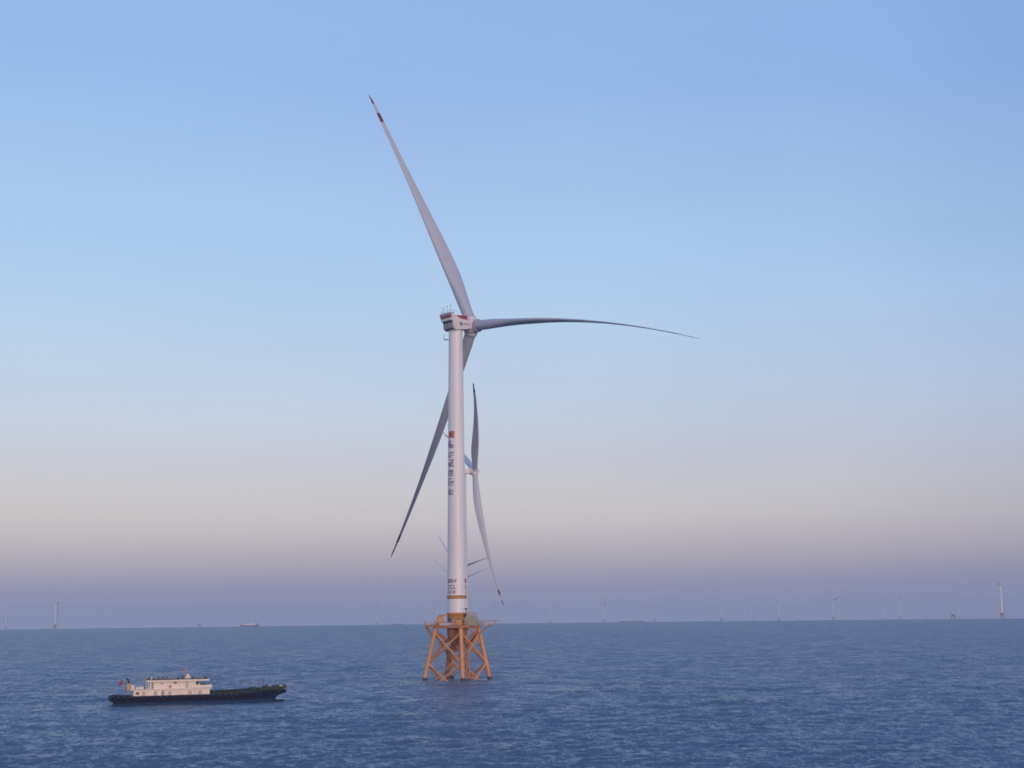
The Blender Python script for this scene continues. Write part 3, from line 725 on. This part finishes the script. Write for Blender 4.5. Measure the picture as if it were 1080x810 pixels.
# upper deckhouse
q = MB(); U0, U1 = bx(155), bx(206.5); q.box(((U0+U1)/2, 0, 4.45), (U1-U0, 5.2, 1.75), SKINW)
q.box((bx(153.2), -2.6, 4.4), (.12, .12, 1.7), SKINW); q.box((bx(153.2), 2.6, 4.4), (.12, .12, 1.7), SKINW)
uh = q.build('upper_deckhouse', boat)
q = MB(); q.box(((bx(151)+bx(216))/2, 0, 5.42), (bx(216)-bx(151), 6.6, .34), SKINW); q.box(((bx(152)+bx(215))/2, 0, 5.62), (bx(215)-bx(152), 6.2, .08), DECKG); q.build('roof', uh)
q = MB()
for sgn in (-1, 1): q.box(((bx(197)+bx(218.5))/2, sgn*3.3, 3.98), (bx(218.5)-bx(197), .12, .62), SKINW)
q.box((bx(218.4), 0, 3.98), (.12, 6.5, .62), SKINW); q.box(((bx(206)+bx(218.5))/2, 0, 4.3), (bx(218)-bx(208), 5.8, .10), DARKM); q.build('bridge_wing', uh)
for sgn in (-1, 1):
    ys = sgn*2.62
    for xx in (203.6, 207.5):
        pass
    wall_item(uh, bx(202.4), bx(204.9), 4.35, 5.1, ys, GLASS, 'window', SKINW); 
    wall_item(uh, bx(205.2), bx(206.3), 4.55, 5.1, ys, GLASS, 'window', SKINW)
    wall_item(uh, bx(179.4), bx(182.2), 4.65, 5.05, ys, GLASS, 'window', SKINW)
    wall_item(uh, bx(165.5), bx(168.6), 4.6, 5.05, ys, PALE, 'window', SKINW)
    wall_item(uh, bx(174.3), bx(176.8), 3.75, 4.4, ys, DOORM, 'vent_grille', SKINW)
    wall_item(uh, bx(156.3), bx(158.6), 3.65, 5.15, ys, DOORM, 'door', SKINW)
    wall_item(uh, bx(191.5), bx(194.6), 3.65, 5.15, ys, PALE, 'door', SKINW)
for yy in (-1.9, -.65, .65, 1.9):
    q = MB(); q.box((bx(206.5)+.04, yy, 4.8), (.1, 1.0, .55), GLASS); q.build('window', uh)
# roof clutter
for xx, m_, w_, h_ in ((154, DARKM, .5, .6), (156.3, SKINW, .5, .55), (159, DARKM, .45, .5), (163.5, DARKM, .4, .55), (168, DARKM, .45, .5), (172, DARKM, .4, .6), (184, DARKM, .6, .5), (188.5, DARKM, .5, .75), (199.4, DARKM, .45, .6), (212.5, DARKM, .9, .45)):
    q = MB(); q.lathe([(w_*.35, 0), (w_*.35, h_*.5), (w_*.6, h_*.6), (w_*.6, h_*.85), (w_*.2, h_)], m_, c=(bx(xx), -2.2, 5.66), n=12); q.build('roof_vent', uh)
q = MB(); rail_mb(q, [(bx(152), -3.1, 5.66), (bx(215), -3.1, 5.66), (bx(215), 3.1, 5.66), (bx(152), 3.1, 5.66)], GREYM, h=.42, r=.022, closed=True); q.build('roof_railing', uh)
q = MB(); q.box((bx(195), 0, 5.95), (1.1, 1.6, .55), SKINW, top=(.8, .9)); q.lathe([(.3, 0), (.42, .2), (.3, .5), (.05, .62)], SKINW, c=(bx(195.4), 0, 6.2), n=16); q.build('radar_dome', uh)
q = MB(); q.tube((bx(192.4), 0, 5.6), (bx(192.4), 0, 8.2), .16, OCHRE, r1=.10, n=8); q.tube((bx(192.4), 0, 8.2), (bx(192.4), 0, 10.3), .05, GREYM, r1=.02, n=6)
q.tube((bx(192.4), 0, 7.8), (bx(195.5), 0, 6.4), .06, OCHRE, n=6); q.tube((bx(192.4), -.8, 7.3), (bx(192.4), .8, 7.3), .05, OCHRE, n=6); q.box((bx(193.6), 0, 7.5), (.5, 1.1, .16), OCHRE); q.build('mast', uh)
for xx in (206, 209.5, 213): 
    q = MB(); q.tube((bx(xx), 1.2, 5.66), (bx(xx), 1.2, 7.1), .022, GREYM, n=5); q.build('antenna', uh)
# funnel with a bent black exhaust
q = MB(); q.box((bx(134.4), -.2, 4.1), (.95, 1.2, 1.6), OCHRE, top=(.8, .85)); fn = q.build('funnel', boat)
q = MB(); q.path([(bx(135.0), -.2, 4.7), (bx(134.4), -.2, 5.4), (bx(133.2), -.2, 5.85), (bx(131.4), -.2, 5.95)], .24, DARKM, n=10); q.build('exhaust_pipe', fn)
q = MB(); q.box((bx(138.0), -.9, 4.05), (.55, .8, .9), SKINW); q.build('vent_housing', boat)
q = MB(); q.box((bx(145), -1.6, 3.85), (1.9, .9, .42), SKINW, top=(.9, .8)); q.box((bx(145), -1.6, 4.09), (1.6, .7, .06), GREYM); q.build('raft_locker', boat)
q = MB(); q.lathe([(.25, 0), (.3, .3), (.2, .6)], DARKM, c=(bx(149.6), -1.4, 3.56), n=12); q.build('capstan', boat)
q = MB(); rail_mb(q, [(bx(135.5), -3.4, 3.56), (bx(151), -3.4, 3.56)], SKINW, h=.8, r=.022); rail_mb(q, [(bx(135.5), 3.4, 3.56), (bx(151), 3.4, 3.56)], SKINW, h=.8, r=.022); q.build('deck_railing', boat)
# flag: a thing hung at the stern
fl = empty('flag', (0, 0, 0)); fl.location = Vector(on_sea(PS.x, PS.y))+bdir*bx(129.5)+Vector((0, 0, 2.1)); fl.rotation_euler = (0, 0, brz)
tag(fl, 'small red flag flying at the stern of the work boat', 'flag')
q = MB(); q.tube((0, 0, 0), (-.3, 0, 3.85), .035, GREYM, n=6); q.build('flagpole', fl)
q = MB(); rings = []
for i in range(9):
    u = i/8; yy = .16*math.sin(u*7)
    rings.append([(-.28-u*.95, yy, 3.75-u*.7), (-.28-u*.95, yy+.02, 3.75-u*.7), (-.24-u*.85, yy+.10, 2.85-u*.7), (-.24-u*.85, yy+.08, 2.85-u*.7)])
q.loft(rings, FLAGR, smooth=True); q.build('flag_cloth', fl)
# cargo deck: hatches, hoses and the forward gear
q = MB(); q.box(((bx(222)+bx(262))/2, 0, 2.15), (bx(262)-bx(222), 5.6, .5), DECKG)
q.tube((bx(220), -1.8, 2.7), (bx(262), -1.8, 3.1), .10, DECKG, n=6); q.build('cargo_deck', boat)
for xx in (224, 232, 240, 248):
    q = MB(); q.box((bx(xx), .4, 2.62), (1.3, 4.2, .35), DECKG); q.build('hatch_cover', boat)
q = MB(); rail_mb(q, [(bx(217.5), -3.6, 2.2), (bx(232), -3.6, 2.45)], DARKM, h=.75, r=.03); q.build('side_railing', boat)
q = MB(); q.box((bx(264.5), -.4, 2.58), (1.5, 3.2, 1.5), DECKG, top=(.8, .9)); q.tube((bx(262), -1.6, 2.13), (bx(267), -1.6, 3.33), .16, DARKM, n=8); q.build('anchor_windlass', boat)
q = MB(); q.box((bx(276), 0, 2.73), (2.9, 4.4, .8), DECKG, top=(.9, .9)); q.lathe([(.3, 0), (.42, .3), (.3, .55)], DARKM, c=(bx(275), -1.3, 3.13), n=12); q.tube((bx(270), -1.4, 2.83), (bx(281), -1.4, 3.33), .12, DARKM, n=8); q.build('forward_winch', boat)
q = MB(); q.box((bx(283.5), 0, 2.98), (2.1, 3.6, .6), DECKG, top=(.85, .9)); q.box((bx(279), -.8, 3.58), (.6, .6, .6), DARKM); q.build('forecastle_hatch', boat)
q = MB(); q.box((bx(292), 0, 2.98), (2.6, 3.6, .7), DECKG, top=(.8, .9)); q.tube((bx(286), -1.3, 3.33), (bx(299), -1.0, 3.58), .22, DARKM, n=8); q.tube((bx(286), 1.3, 3.33), (bx(299), 1.0, 3.58), .22, DARKM, n=8)
q.tube((bx(298.8), -1.5, 3.28), (bx(298.8), 1.5, 3.28), .42, DARKM, n=14); q.box((bx(294), -1.2, 3.53), (.9, .3, .3), PALE); q.build('bow_roller', boat)
for xx in (270, 274.5, 288): 
    q = MB(); q.tube((bx(xx), -1.7, 3.6), (bx(xx), -1.7, 5.2), .05, DARKM, n=6); q.build('deck_post', boat)
q = MB(); q.loft([[(bx(283), -1.6, .3), (bx(283), 1.6, .3), (bx(283), 1.6, -.5), (bx(283), -1.6, -.5)], [(bx(299), -.8, .16), (bx(299), .8, .16), (bx(299), .8, -.4), (bx(299), -.8, -.4)]], HULLN); q.build('dark_bow_bar', boat)  # low dark wedge at the waterline, reaching ahead under the bow
